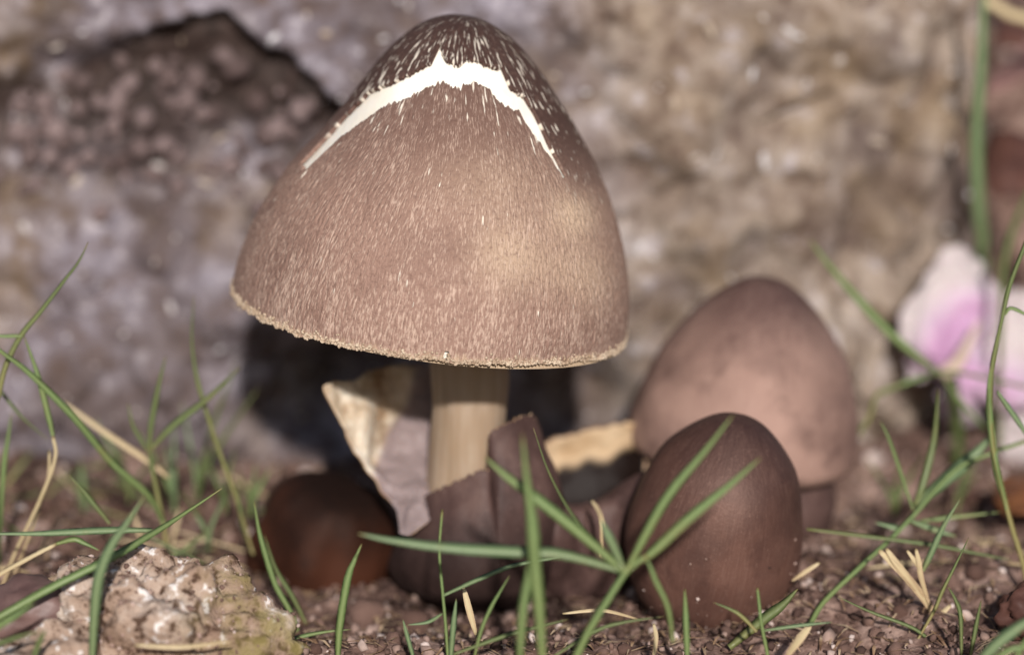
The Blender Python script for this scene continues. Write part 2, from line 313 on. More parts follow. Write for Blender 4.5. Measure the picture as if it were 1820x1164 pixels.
# ------------------------------------------------------------------ boulder
def boulder():
    a, b, c = 1.42, .62, .82; ctr = np.array([-.56, 1.17, .5])
    pw = lambda q, e: np.sign(q) * np.abs(q) ** e
    e1, e2 = .4, .46
    def arc(t0, t1, e, sx, sy, n):                                   # superellipse angles evenly spaced along the outline
        t = np.linspace(t0, t1, 40000); q = np.stack([sx * pw(np.cos(t), e), sy * pw(np.sin(t), e)], -1)
        L = np.concatenate([[0], np.cumsum(np.linalg.norm(np.diff(q, axis=0), axis=1))]); k = np.interp(np.linspace(0, L[-1], n, endpoint=False), L, t)
        return k
    th = np.concatenate([arc(-math.pi, 0, e2, a, b, 440), arc(0, math.pi, e2, a, b, 50)]); ph = np.concatenate([arc(-1.5707, 1.5707, e1, b, c, 280), [1.5707]])
    PH, TH = np.meshgrid(ph, th, indexing='ij')
    X = ctr[0] + a * pw(np.cos(PH), e1) * pw(np.cos(TH), e2); Y = ctr[1] + b * pw(np.cos(PH), e1) * pw(np.sin(TH), e2); Z = ctr[2] + c * pw(np.sin(PH), e1)
    V = np.stack([X, Y, Z], -1).reshape(-1, 3)
    front = np.clip((ctr[1] - V[:, 1]) / b, 0, 1)
    NV = np.stack([pw((V[:, 0] - ctr[0]) / a, 2 / e2 - 1) / a, pw((V[:, 1] - ctr[1]) / b, 2 / e2 - 1) / b, pw((V[:, 2] - ctr[2]) / c, 2 / e1 - 1) / c], -1); NV /= np.linalg.norm(NV, axis=1, keepdims=True) + 1e-9
    warm = np.zeros(len(V)); dirt_shade = np.zeros(len(V)); px, py = proj(V)
    bx = np.array([-200, 0, 60, 120, 200, 330, 400, 440, 475, 520, 560, 610, 700]); by = np.array([150, 120, 90, 70, 60, 35, 20, 60, 88, 105, 140, 200, 300])
    top = np.interp(px, bx, by)
    for i in range(len(V)):
        p = V[i]; n1 = fb(p, 2.2, 3, 5); n2 = fb(p, 7, 5, 2); n3 = noise.voronoi(Vector(p * 6.0))[0]
        d = .045 * n1 + .034 * n2 + .06 * (n3[1] - n3[0]) + .009 * noise.noise(Vector(p * 26)) + .010 * noise.noise(Vector(p * 13))
        fr = sstep(.4, .8, front[i])
        e = top[i] + 9 * noise.noise(Vector((px[i] / 22, 0, 0)))
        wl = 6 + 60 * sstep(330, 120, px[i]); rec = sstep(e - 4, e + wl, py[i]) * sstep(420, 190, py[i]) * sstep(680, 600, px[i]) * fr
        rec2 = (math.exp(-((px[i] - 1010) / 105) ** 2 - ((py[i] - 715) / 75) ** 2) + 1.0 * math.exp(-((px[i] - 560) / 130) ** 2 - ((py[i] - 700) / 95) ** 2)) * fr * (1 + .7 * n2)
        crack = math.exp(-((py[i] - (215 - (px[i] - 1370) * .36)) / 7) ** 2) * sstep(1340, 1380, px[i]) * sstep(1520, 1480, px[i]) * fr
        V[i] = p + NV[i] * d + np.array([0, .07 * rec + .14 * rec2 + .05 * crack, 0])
        warm[i] = sstep(850, 1180, px[i] + 120 * n1); dirt_shade[i] = max(rec * sstep(-.7, -.2, n2), .5 * rec2 * sstep(.1, .5, rec2))  # soil in the upper hollow; behind the stem it is painted-in shade
    o = obj('boulder', V, gridf(len(ph), len(th), True), MAT['rock'], attrs={'warm': warm, 'dirt_shade': dirt_shade}, origin=(-.5, 1.1, 0))
    tag(o, 'big rough grey and tan boulder standing behind the mushrooms', 'rock')
    return o, V, px, py, front
rock, RV, rpx, rpy, rfr = boulder()
def rock_at(px, py):
    d = (rpx - px) ** 2 + (rpy - py) ** 2 + (rfr < .3) * 1e9; return RV[int(np.argmin(d))]
def lump_mesh(name, mat, seed, sub=2, rough=.25, squash=(1, .8, .7)):
    import bmesh
    bm = bmesh.new(); bmesh.ops.create_icosphere(bm, subdivisions=sub, radius=1)
    for v in bm.verts:
        k = 1 + rough * noise.fractal(v.co * 1.3 + Vector((seed, 0, 0)), .8, 2, 4); v.co = Vector([a * b * k for a, b in zip(v.co, squash)])
    me = bpy.data.meshes.new(name); bm.to_mesh(me); bm.free(); me.materials.append(mat)
    me.polygons.foreach_set('use_smooth', [True] * len(me.polygons)); return me
def put(name, me, loc, size, parent=None, rot=None):
    o = bpy.data.objects.new(name, me); COL.objects.link(o)
    off = wloc(parent) if parent is not None else 0
    o.location = tuple(np.asarray(loc) - off); o.scale = (size,) * 3 if not isinstance(size, tuple) else size
    o.rotation_euler = rot or (random.uniform(0, 6), random.uniform(0, 6), random.uniform(0, 6))
    if parent is not None: o.parent = parent
    return o
QM = [lump_mesh('quartz_grain', MAT['quartz'], i * 3.7, 2, .3) for i in range(4)]
CM = [lump_mesh('clod', MAT['clod'], 20 + i * 3.7, 2, .4, (1, .9, .85)) for i in range(4)]
WM = [lump_mesh('wall_clod', MAT['wall_clod'], 50 + i * 3.7, 2, .5, (1, .9, .85)) for i in range(4)]
big_q = [(1355, 282, 24), (1225, 275, 18), (1568, 255, 14), (1260, 60, 22), (1500, 110, 20), (1195, 180, 14), (1330, 130, 14), (380, 255, 20), (355, 340, 18), (305, 555, 16), (275, 310, 15), (95, 90, 14), (680, 70, 14), (480, 75, 15), (1140, 440, 18),
         (1710, 345, 12), (1690, 410, 13), (1400, 60, 14), (1600, 40, 13), (430, 540, 13), (690, 880, 12), (500, 830, 12), (130, 330, 17), (40, 410, 14), (1440, 150, 12), (1520, 575, 12), (1150, 500, 12), (580, 60, 12), (540, 30, 11)]
for (x, y, r) in big_q + [(random.uniform(0, 1700), random.uniform(0, 800), random.uniform(2.5, 9)) for _ in range(190)]:
    p = rock_at(x, y); put('quartz_grain', random.choice(QM), p + np.array([0, .35 * r / scale_at(p[1]), 0]), (r / scale_at(p[1]) * random.uniform(.8, 1.3), r / scale_at(p[1]) * random.uniform(.6, 1), r / scale_at(p[1]) * random.uniform(.4, .9)), rock, (random.uniform(-.4, .4), random.uniform(-3, 3), random.uniform(-.4, .4)))
for i in range(130):
    x = random.uniform(-60, 590); t0 = np.interp(x, [0, 120, 200, 330, 400, 480, 560, 600], [130, 90, 75, 60, 60, 110, 160, 220]); y = random.uniform(t0 + 45, 400 - 60 * random.random())
    p = rock_at(x, y); r = (7 + 18 * random.random() ** 1.5) / scale_at(p[1]); put('soil_clod', random.choice(WM), p + np.array([0, -.5 * r, 0]), r, rock)

# ------------------------------------------------------------------ the big mushroom
PROF = np.array([(.0, .469), (.03, .4655), (.068, .446), (.107, .409), (.142, .363), (.178, .310), (.212, .259), (.25, .196), (.283, .12), (.2985, .06), (.303, .025), (.304, -.002)])
PROF = spline(PROF * np.array([.985, .965]), 240); al = np.concatenate([[0], np.cumsum(np.linalg.norm(np.diff(PROF, axis=0), axis=1))]); al /= al[-1]
BT = np.array([0, .12, .196, .259, .31, .363, .408, .445, .47]); BS = np.array([0, 4, 7, 12, 8, 0, -6, -12, -11]) / 1150
PN = np.stack([-np.gradient(PROF[:, 1]), np.gradient(PROF[:, 0])], -1); PN /= np.linalg.norm(PN, axis=1)[:, None]
CAPC = P(767, 553, 0.0)
CROT = np.array(Euler((R(0.5), R(8.0), 0)).to_matrix())
def cap_pt(th, v, off=0.0):
    """th 0 = towards the camera, positive to the right; v 0 apex .. 1 rim"""
    th, v, off = np.broadcast_arrays(np.asarray(th, float), np.asarray(v, float), np.asarray(off, float))
    r = np.interp(v, al, PROF[:, 0]); z = np.interp(v, al, PROF[:, 1]); nr = np.interp(v, al, PN[:, 0]); nz = np.interp(v, al, PN[:, 1])
    r = r * (1 + .012 * np.sin(3 * th + 1) * v + .006 * np.sin(7 * th) * v ** 3); r2 = r + off * nr; z2 = z + off * nz + .006 * np.sin(2 * th + .5) * v ** 6 + (.0012 * np.sin(23 * th + 1) + .001 * np.sin(41 * th) + .0008 * np.sin(67 * th + 2)) * v ** 40
    x = r2 * np.sin(th) + np.interp(z, BT, BS); y = -r2 * np.cos(th)
    return np.stack([x, y, z2], -1) @ CROT.T + CAPC
gth, gv = np.meshgrid(np.linspace(-1.7, 1.7, 500), np.linspace(0, 1, 260), indexing='ij')
gx, gy = proj(cap_pt(gth, gv))
def cap_uv(px, py):
    k = int(np.argmin((gx - px) ** 2 + (gy - py) ** 2)); return gth.flat[k], gv.flat[k]
UP = [(545, 302), (584, 246), (622, 204), (660, 167), (700, 150), (740, 130), (774, 116), (783, 84), (792, 112), (815, 122), (828, 111), (850, 113), (880, 126), (889, 122), (895, 158), (930, 176), (950, 210), (972, 258), (990, 292), (997, 318)]
LO = [(549, 306), (606, 252), (640, 226), (680, 196), (720, 181), (760, 158), (790, 148), (810, 160), (840, 147), (868, 160), (885, 186), (920, 203), (945, 242), (970, 278), (997, 320)]
def curve(pts):
    q = np.array([cap_uv(*p) for p in pts]); m = len(q) // 2
    for i in range(m - 1, -1, -1): q[i, 0] = min(q[i, 0], q[i + 1, 0] - .018)
    for i in range(m + 1, len(q)): q[i, 0] = max(q[i, 0], q[i - 1, 0] + .012)
    return q[:, 0], q[:, 1]
NT = 1300
TH = np.linspace(-math.pi, math.pi, NT, endpoint=False)
ut, uv = curve(UP); lt, lv = curve(LO)
vm = .55
t0, t1 = min(ut[0], lt[0]), max(ut[-1], lt[-1]); v0, v1 = .5 * (uv[0] + lv[0]), .5 * (uv[-1] + lv[-1])
def ext(t, v):
    k = (t > t0 + .004) & (t < t1 - .004)
    return np.concatenate([[-math.pi, -2.4, t0], t[k], [t1, 2.0, math.pi]]), np.concatenate([[vm, vm, v0], v[k], [v1, vm, vm]])
vU = np.interp(TH, *ext(ut, uv)); vL = np.interp(TH, *ext(lt, lv))
gap = np.clip(vL - vU, 0, 1)
jag = np.array([noise.noise(Vector((a * 38, 0, 2))) + .7 * noise.noise(Vector((a * 95, 4, 2))) for a in TH]); jag2 = np.array([noise.noise(Vector((a * 34, 9, 2))) + .8 * abs(noise.noise(Vector((a * 80, 14, 2)))) for a in TH])
jk = np.clip(gap / .06, 0, 1)
vU = vU + .011 * jag * jk; vL = np.maximum(vL + .016 * jag2 * jk, vU)
gap = np.clip(vL - vU, 0, 1)
g_lo = proj(P(0, 0, 0))
mush = empty('mushroom', P(830, 1010, 0), 'tall brown mushroom with bell cap split by a jagged white crack', 'mushroom')
SK = .0065
wall = np.minimum(SK, gap * .4)
def attrs_for(T, Vv, edge, crown):
    T, Vv = np.broadcast_arrays(T, Vv); xy = proj(cap_pt(T, Vv))
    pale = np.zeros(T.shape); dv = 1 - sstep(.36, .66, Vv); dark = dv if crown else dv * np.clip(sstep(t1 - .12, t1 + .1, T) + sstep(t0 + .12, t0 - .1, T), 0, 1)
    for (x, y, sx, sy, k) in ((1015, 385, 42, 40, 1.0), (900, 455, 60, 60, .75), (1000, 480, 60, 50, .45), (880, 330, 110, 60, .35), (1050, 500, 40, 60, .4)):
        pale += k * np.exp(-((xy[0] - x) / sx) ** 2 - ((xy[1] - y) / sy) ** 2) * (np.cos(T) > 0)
    return {'pc': np.stack([np.cos(T), np.sin(T), Vv], -1).reshape(-1, 3), 'v': Vv.ravel(), 'pale': np.clip(pale, 0, 1).ravel(), 'edge': edge.ravel(), 'dark': np.clip(dark, 0, 1).ravel()}
# flesh under the skin: the cap itself
fv = np.linspace(0.0, 1, 90); FV = cap_pt(TH[None, ::4], fv[:, None], -.001)
cap = obj('cap', FV.reshape(-1, 3), gridf(90, FV.shape[1], True), MAT['flesh'], mush)
# crown skin
q = np.linspace(0, 1, 60) ** .8; cvv = q[:, None] * vU[None]; off = np.full(cvv.shape, SK); shut = sstep(.004, 0, gap); cvv = np.vstack([cvv, (vU + .012 * shut)[None]]); off = np.vstack([off, (SK - wall - .0003 * shut)[None]])
edge = np.exp(-((vU[None] - cvv) / .09) ** 2) * jk[None]
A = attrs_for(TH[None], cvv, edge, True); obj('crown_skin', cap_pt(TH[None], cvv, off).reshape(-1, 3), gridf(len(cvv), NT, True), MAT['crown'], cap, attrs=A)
q = np.linspace(0, 1, 110); svv = vL[None] + q[:, None] * (1 - vL[None])
lumpy = .0011 * np.array([[noise.noise(Vector((math.cos(a) * 60, math.sin(a) * 60, b * 30))) for a in TH] for b in q])
off = SK + lumpy * np.minimum(1, q * 12)[:, None]
notch = sstep(.03, .006, np.abs(TH - .093))
svv = np.vstack([(vL - .012 * shut)[None], svv]); off = np.vstack([(SK - wall - .0006 * shut)[None], off])
svv[-8:] -= (np.linspace(0, 1, 8)[:, None] ** 2) * .028 * notch[None] * (np.abs(TH - .093) < .012)[None]
edge = np.exp(-((svv - vL[None]) / .1) ** 2) * jk[None]
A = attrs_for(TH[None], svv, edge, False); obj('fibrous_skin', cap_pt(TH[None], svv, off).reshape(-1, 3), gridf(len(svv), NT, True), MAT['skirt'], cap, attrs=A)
# ragged granular rim and the gills beneath
n = 2600; a = RNG.uniform(-math.pi, math.pi, n); vv = 1 - np.abs(RNG.normal(0, .009, n)); cen = cap_pt(a, vv, SK * 1.1) + np.array([0, 0, -.001])
v, f, t = lumps(cen, RNG.uniform(.001, .0032, n), np.zeros(n)); tag(obj('rim_fringe', v, f, MAT['fringe'], cap), kind='stuff')
ng = 300; a = np.linspace(-math.pi, math.pi, ng * 2, endpoint=False); rows = []
for k, (rr, zz) in enumerate([(.303, -.004), (.285, .01), (.2, .09), (.1, .17), (.05, .2)]):
    dz = (np.arange(ng * 2) % 2) * (.05 if 0 < k < 4 else 0); rows.append(np.stack([rr * np.sin(a), -rr * np.cos(a), zz + dz], -1) @ CROT.T + CAPC)
tag(obj('gills', np.concatenate(rows), gridf(5, ng * 2, True), MAT['gill'], cap, smooth=False), kind='stuff')
# tube helper for stems
def tube(pts, rad, n=40, m=40, wob=.0, seed=0):
    c = spline(pts, n); r = np.interp(np.linspace(0, 1, n), np.linspace(0, 1, len(rad)), rad); out = []
    for i in range(n):
        t = c[min(i + 1, n - 1)] - c[max(i - 1, 0)]; t /= np.linalg.norm(t); u = np.cross(t, (0, 1, 0)); u /= np.linalg.norm(u); w_ = np.cross(u, t)
        for j in range(m):
            b = 2 * math.pi * j / m; k = 1 + wob * noise.noise(Vector((math.cos(b) * 1.5 + seed, math.sin(b) * 1.5, i * .12)))
            out.append(c[i] + r[i] * k * (math.cos(b) * u + math.sin(b) * w_))
    return np.array(out), gridf(n, m, True)
v, f = tube([P(820, 1030, .0), P(822, 900, .0), P(832, 760, .0), P(836, 640, .0), P(815, 480, .0), P(805, 300, 0)], [.062, .06, .058, .0605, .058, .045], 60, 48, .06)
obj('stem', v, f, MAT['stem'], mush)
# membranes: a grid of (px, py, Y) control points -> a thick sheet with an outer and an inner face
def sheet(name, rows, parent, mo, mi_, me_, thick=.006, nr=40, nc=48, wrinkle=.0, seed=0, low=None, low_in=None, rag=.008, **kw):
    W = np.array([[P(*c) for c in r] for r in rows]) if not isinstance(rows, np.ndarray) else rows
    W = spline(W, nr); W = np.swapaxes(spline(np.swapaxes(W, 0, 1), nc), 0, 1)
    du = np.gradient(W, axis=1); dv = np.gradient(W, axis=0); N = -np.cross(du, dv); N /= np.linalg.norm(N, axis=-1, keepdims=True) + 1e-9
    d = np.array([[fb(W[i, j], 22, 3, seed) for j in range(nc)] for i in range(nr)])[..., None]
    W = W + N * d * wrinkle
    if rag:
        for i in range(8):
            for j in range(nc): W[i, j] = W[i, j] + (W[0, j] - W[4, j]) / (np.linalg.norm(W[0, j] - W[4, j]) + 1e-9) * rag * (1 - i / 8) * (noise.noise(Vector((j * .45 + seed, 1, 0))) + .7 * noise.noise(Vector((j * 1.3 + seed, 7, 0))))
    n = nr * nc; A_ = W + N * thick * .5; B_ = W - N * thick * .5; g = gridf(nr, nc); F = [tuple(reversed(q)) for q in g.tolist()] + [tuple(x + n for x in q) for q in g.tolist()]; mi = [0] * len(g) + [1] * len(g)
    ring = [j for j in range(nc)] + [i * nc + nc - 1 for i in range(1, nr)] + [(nr - 1) * nc + j for j in range(nc - 2, -1, -1)] + [i * nc for i in range(nr - 2, 0, -1)]
    for a_, b_ in zip(ring, ring[1:] + ring[:1]): F.append((a_, b_, b_ + n, a_ + n)); mi.append(2)
    L = np.zeros((nr, nc)) if low is None else low(W); L2 = L if low_in is None else low_in(W)
    return obj(name, np.concatenate([A_.reshape(-1, 3), B_.reshape(-1, 3)]), F, [mo, mi_, me_], parent, mi=mi, attrs={'low': np.concatenate([L.ravel(), L2.ravel()])}, **kw)
# torn sac round the stem: front wall
cx, cy = P(850, 900, 0)[0], 0.02
th = np.radians([-112, -95, -75, -55, -40, -25, -12, 0, 8, 12.5, 14.5, 20, 28, 36, 46, 58, 72, 90, 110])
tops = [958, 950, 925, 889, 874, 862, 848, 838, 834, 842, 778, 762, 756, 748, 742, 740, 760, 850, 890]
prof = [(.0, .08), (.15, .118), (.4, .14), (.68, .133), (.88, .112), (1, .104)]
rows = []
for tfrac, rr in prof:
    row = []
    for a, ty in zip(th, tops):
        x = cx + rr * math.sin(a); y = cy - rr * math.cos(a)
        zt = P(850, ty, cy - .104 * math.cos(a))[2]; zb = -.06
        lean = .02 * max(0, (tfrac - .7)) * (1 if a > .2 else 0)
        row.append((x - lean, y + lean, zb + (zt - zb) * tfrac))
    rows.append(row)
volva = sheet('volva', np.array(rows)[::-1].copy(), mush, MAT['volva'], MAT['volva_in'], MAT['volva_edge'], .006, 50, 130, .0022, 3, low=lambda W: sstep(.15, .03, W[..., 2]) * .75, low_in=lambda W: W[..., 2] * 0)  # lower wall darkened in colour to stand in for shade
flap = [[(592, 677, -.02), (628, 677, 0.02), (665, 657, .06), (715, 650, .10), (770, 652, .13), (820, 655, .12)],
        [(574, 691, -.04), (612, 705, -.01), (655, 715, .02), (716, 719, .075), (765, 722, .11), (820, 722, .11)],
        [(596, 735, -.035), (625, 752, -.02), (650, 765, -.01), (686, 766, .05), (758, 770, .08), (820, 770, .10)],
        [(616, 778, -.035), (637, 795, -.02), (653, 805, -.01), (674, 806, .03), (757, 810, .05), (820, 810, .09)],
        [(646, 828, -.03), (653, 832, -.025), (659, 835, -.02), (676, 842, .0), (757, 845, .01), (800, 845, .06)],
        [(676, 872, -.035), (685, 874, -.03), (700, 876, -.03), (722, 878, -.04), (758, 880, -.045), (780, 880, .02)],
        [(704, 906, -.06), (712, 907, -.065), (725, 908, -.075), (742, 908, -.08), (760, 905, -.075), (768, 900, -.05)],
        [(712, 948, -.085), (718, 951, -.09), (727, 952, -.095), (742, 943, -.1), (762, 926, -.09), (766, 915, -.07)]]
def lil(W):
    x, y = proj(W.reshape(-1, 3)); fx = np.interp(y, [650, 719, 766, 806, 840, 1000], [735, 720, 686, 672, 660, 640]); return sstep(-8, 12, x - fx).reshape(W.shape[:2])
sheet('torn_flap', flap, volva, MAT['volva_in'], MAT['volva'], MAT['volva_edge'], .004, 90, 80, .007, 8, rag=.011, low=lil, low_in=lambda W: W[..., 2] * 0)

# empty torn cup between the big mushroom and the young ones
cup = empty('torn_volva_cup', P(1045, 1010, .08), 'open torn brown membrane cup with lit cream lining, beside the young caps', 'mushroom')
back = [[(935, 806, .17), (985, 782, .20), (1040, 766, .21), (1095, 754, .21), (1150, 742, .19)],
        [(940, 840, .17), (985, 815, .205), (1040, 800, .215), (1095, 790, .215), (1150, 782, .19)],
        [(945, 900, .15), (985, 890, .19), (1040, 880, .2), (1095, 870, .2), (1150, 860, .17)],
        [(950, 990, .1), (985, 990, .12), (1040, 990, .12), (1095, 990, .12), (1150, 985, .1)]]
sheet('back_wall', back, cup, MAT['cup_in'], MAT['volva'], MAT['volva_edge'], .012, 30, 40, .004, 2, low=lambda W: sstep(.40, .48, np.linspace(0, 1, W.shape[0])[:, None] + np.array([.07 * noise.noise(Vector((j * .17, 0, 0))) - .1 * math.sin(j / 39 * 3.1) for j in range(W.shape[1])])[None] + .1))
front = [[(925, 850, .08), (952, 868, .045), (985, 890, .01), (1030, 900, .0), (1075, 886, .01), (1112, 858, .03), (1160, 830, .08)],
         [(925, 890, .05), (952, 900, .0), (985, 915, -.045), (1030, 918, -.02), (1075, 905, -.03), (1112, 885, -.01), (1160, 880, .05)],
         [(925, 960, .04), (952, 965, .0), (985, 972, -.055), (1030, 975, -.03), (1075, 965, -.04), (1112, 960, -.02), (1160, 955, .04)],
         [(925, 1060, .06), (952, 1062, .03), (985, 1065, .0), (1030, 1065, .0), (1075, 1060, .0), (1112, 1055, .02), (1160, 1050, .06)]]
sheet('front_wall', front, cup, MAT['volva'], MAT['volva_in'], MAT['volva_edge'], .008, 36, 60, .004, 4, low_in=lambda W: W[..., 2] * 0)

# ------------------------------------------------------------------ young egg-shaped mushrooms
def egg(name, label, group, base, C, prof, tilt, mat, squash=1.0, wob=.02, seed=1.0):
    """prof: (radius, height along axis from C) from top to bottom"""
    root = empty(name, base, label, 'mushroom', group)
    pr = spline(prof, 90); a = np.linspace(-math.pi, math.pi, 160, endpoint=False); Rm = np.array(Euler((R(tilt[0]), R(tilt[1]), 0)).to_matrix())
    V = np.zeros((90, 160, 3))
    for i, (r, z) in enumerate(pr):
        k = np.array([1 + wob * fb((math.cos(b) * .8, math.sin(b) * .8, z * 5), 1.2, 2, seed) for b in a])
        V[i] = np.stack([r * k * np.sin(a), -r * k * np.cos(a) * squash, np.full(160, z)], -1) @ Rm.T + C
    t = np.linspace(0, 1, 90)[:, None] + 0 * a[None]
    o = obj('cap', V.reshape(-1, 3), gridf(90, 160, True), mat, root, attrs={'pc': np.stack([np.cos(a)[None] + 0 * t, np.sin(a)[None] + 0 * t, t], -1).reshape(-1, 3), 'v': t.ravel()})
    return root, o
K = 1 / scale_at(-.12)
ef, efc = egg('young_mushroom', 'small dark brown egg-shaped young mushroom with grass blades crossing it', 'young egg-shaped mushrooms', P(1270, 1090, -.12), P(1274, 930, -.12),
    np.array([(0.5, 209), (38, 202), (72, 180), (110, 143), (133, 107), (152, 47), (160, -13), (157, -73), (136, -132), (108, -168), (74, -194), (36, -210), (1, -216)]) * K, (6, 10), MAT['egg_front'], .95, .05, 3)
K = 1 / scale_at(.24)
eb, _ = egg('young_mushroom', 'larger pale brown egg-shaped young mushroom behind a smaller dark one', 'young egg-shaped mushrooms', P(1330, 930, .24), P(1334, 694, .24),
    np.array([(.5, 208), (34, 204), (68, 183), (102, 153), (129, 121), (167, 61), (191, 1), (203, -50), (207, -85), (203, -110), (182, -126), (140, -122), (60, -105)]) * K, (2, 6), MAT['egg_back'], .95, .045, 6)
v, f = tube([P(1370, 1000, .24), P(1365, 900, .24), P(1352, 800, .24)], [.09, .115, .10], 20, 40, .08, 2); obj('volva', v, f, MAT['volva'], eb, attrs={'low': np.zeros(len(v))})
K = 1 / scale_at(.12)
el, _ = egg('young_mushroom', 'very dark rust-brown young mushroom beside the torn pale flap', 'young egg-shaped mushrooms', P(575, 1060, .12), P(578, 962, .12),
    np.array([(.5, 118), (45, 114), (85, 98), (115, 62), (128, 15), (130, -35), (120, -80), (90, -115), (50, -130), (1, -135)]) * K, (10, 14), MAT['egg_left'], 1, .22, 9)

# ------------------------------------------------------------------ grass
def blade_mesh(pts, wpx, taper='blade', thick=.11, n=None):
    """pts: (px, py, Y) from tip to base"""
    W = np.array([P(*p) for p in pts]); n = n or max(8, 5 * len(pts)); c = spline(W, n); t = np.linspace(0, 1, n)
    w0 = wpx / scale_at(np.mean([p[2] for p in pts])) * .46
    w_ = w0 * ({'blade': np.minimum(1, .12 + 1.6 * t ** .8) * (1 - .35 * sstep(.7, 1, t)), 'stem': .75 + .25 * t, 'leaf': .15 + .85 * np.sin(np.pi * np.clip(t * .92 + .05, 0, 1)) ** .6}[taper])
    out = []
    for i in range(n):
        d = c[min(i + 1, n - 1)] - c[max(i - 1, 0)]; d /= np.linalg.norm(d) + 1e-9
        view = CAM - c[i]; view = view + np.array([.0, 0, 1.6]); sd = np.cross(d, view); sd /= np.linalg.norm(sd) + 1e-9; up = np.cross(sd, d)
        h = w_[i] * thick
        out += [c[i] - sd * w_[i] + up * h * 1.3, c[i] - up * h * .2, c[i] + sd * w_[i] + up * h * 1.3, c[i] - up * h * 1.6]
    f = gridf(n, 4, True).tolist() + [[0, 1, 2, 3], [(n - 1) * 4 + 3, (n - 1) * 4 + 2, (n - 1) * 4 + 1, (n - 1) * 4]]
    global RIB; RIB = np.tile([0, 1, 0, .3], n)
    return np.array(out), f, np.repeat(1 - t, 4)
TUFTS = iter(['tall blurred grass tuft at the boulder foot behind the forked sprig', 'blurred grass tuft at the boulder foot behind the tall thin blade', 'mid-height blurred grass tuft directly behind the forked sprig', 'short blurred grass tuft beside the rust-brown young mushroom', 'blurred grass tuft behind the pale leaning straw', 'short grass tuft between the pitted stone and the tall thin blade', 'low blurred grass tuft at the boulder foot behind the straw-yellow stem', 'blurred grass tuft below the pink blossom', 'blurred grass tuft between the larger pale young mushroom and the blossom'])
def sprig(label, Y, blades, base=None, group='grass sprigs round the mushrooms', name='grass_sprig'):
    """blades: (name, material, width, [(px,py) or (px,py,dY)...] tip to base)"""
    lastp = base or blades[0][3][-1][:2]
    b = P(lastp[0], lastp[1], Y); b[2] = G(b[0], b[1]); root = empty(name, b, label, 'grass', group)
    for nm, m, wd, pts in blades:
        pp = [(q[0], q[1], Y + (q[2] if len(q) > 2 else 0)) for q in pts]
        v, f, t = blade_mesh(pp, wd, 'stem' if nm == 'stem' else 'blade')
        obj(nm, v, f, MAT[m], root, attrs={'t': t, 'rib': RIB})
    return root
sprig('dark thin grass sprig with a brown curved blade and straw-yellow stem by the boulder', -.12, [
    ('blade', 'grass_dry', 11, [(157, 430), (140, 465), (115, 498), (72, 554), (39, 594), (13, 643), (0, 690), (-10, 760), (-12, 1010)]),
    ('blade', 'grass', 12, [(43, 597), (66, 663), (85, 735), (94, 774)]), ('stem', 'straw', 9, [(94, 774), (98, 814), (72, 886), (26, 984), (0, 1052)]),
    ('stem', 'straw', 7, [(88, 800, .02), (85, 850, .02), (60, 930, .02), (25, 1020, .02)]),
    ('blade', 'grass', 8, [(-20, 590), (0, 597), (30, 597), (43, 597)])], (0, 1050))
sprig('thin dark grass blades leaning beside a straw stem, left of the forked sprig', -.05, [
    ('blade', 'grass_dark', 8, [(85, 781), (39, 741), (0, 695), (-30, 670), (-60, 1000)]), ('blade', 'grass', 11, [(20, 735), (14, 780), (7, 827), (0, 925), (-2, 1000)])], (0, 1000))
sprig('forked upright grass sprig with spreading blades, crossed by a long arching blade', .0, [
    ('blade', 'grass', 15, [(-30, 590, -.15), (0, 623, -.15), (52, 663, -.13), (131, 741, -.1), (197, 820, -.06), (263, 879, -.03), (292, 932)]),
    ('blade', 'grass_dark', 12, [(295, 632), (284, 676), (276, 715), (268, 760), (266, 800)]),
    ('blade', 'grass_dark', 15, [(427, 653), (368, 709), (309, 755), (269, 797)]),
    ('blade', 'grass_dark', 9, [(227, 715), (236, 755), (250, 780), (264, 803)]),
    ('stem', 'grass_dry', 11, [(267, 795), (270, 830), (276, 860), (292, 940), (296, 975)])], (296, 975))
sprig('tall thin curved grass blade standing alone in front of the boulder', .02, [
    ('blade', 'grass_dry', 9, [(345, 523), (341, 597), (346, 650), (358, 702), (387, 794), (420, 886), (450, 985)]),
    ('blade', 'grass_dark', 9, [(420, 850), (425, 890), (432, 930), (450, 985)])])
sprig('slender grass blade bending along the rust-brown young mushroom', -.2, [
    ('blade', 'grass', 12, [(452, 890), (458, 930), (466, 965), (489, 1037), (519, 1093), (545, 1170)]), ('blade', 'grass_dark', 10, [(470, 950, .05), (490, 1010, .05), (520, 1060, .05), (545, 1110, .05)]),
    ('blade', 'grass', 9, [(624, 1118, -.1), (580, 1122, -.1), (539, 1130, -.1), (505, 1143, -.1), (494, 1170, -.1)])])
sprig('low bluish grass blades lying flat behind the pale pitted stone', -.26, [
    ('blade', 'grass_blue', 15, [(-40, 948), (60, 948), (131, 945), (200, 942), (270, 942)]), ('blade', 'grass', 12, [(177, 978), (150, 965), (131, 958), (100, 966)]), ('stem', 'straw', 12, [(100, 966), (52, 991), (0, 1020), (-30, 1045)]),
    ('blade', 'grass_dark', 11, [(122, 843, .1), (145, 868, .1), (164, 892, .1), (195, 930, .1)])], (270, 960))
sprig('long green grass blade slanting over the pale pitted stone', -.5, [
    ('blade', 'grass', 17, [(394, 868, .2), (328, 912, .15), (276, 945, .1), (197, 991, .03), (98, 1040, 0), (0, 1094, -.03), (-80, 1140, -.04)])], (-80, 1140))
sprig('upright bluish grass blade in front of the pale pitted stone', -.56, [
    ('blade', 'grass_blue', 22, [(258, 880), (225, 930), (197, 971), (176, 1025), (168, 1090), (163, 1185)])])
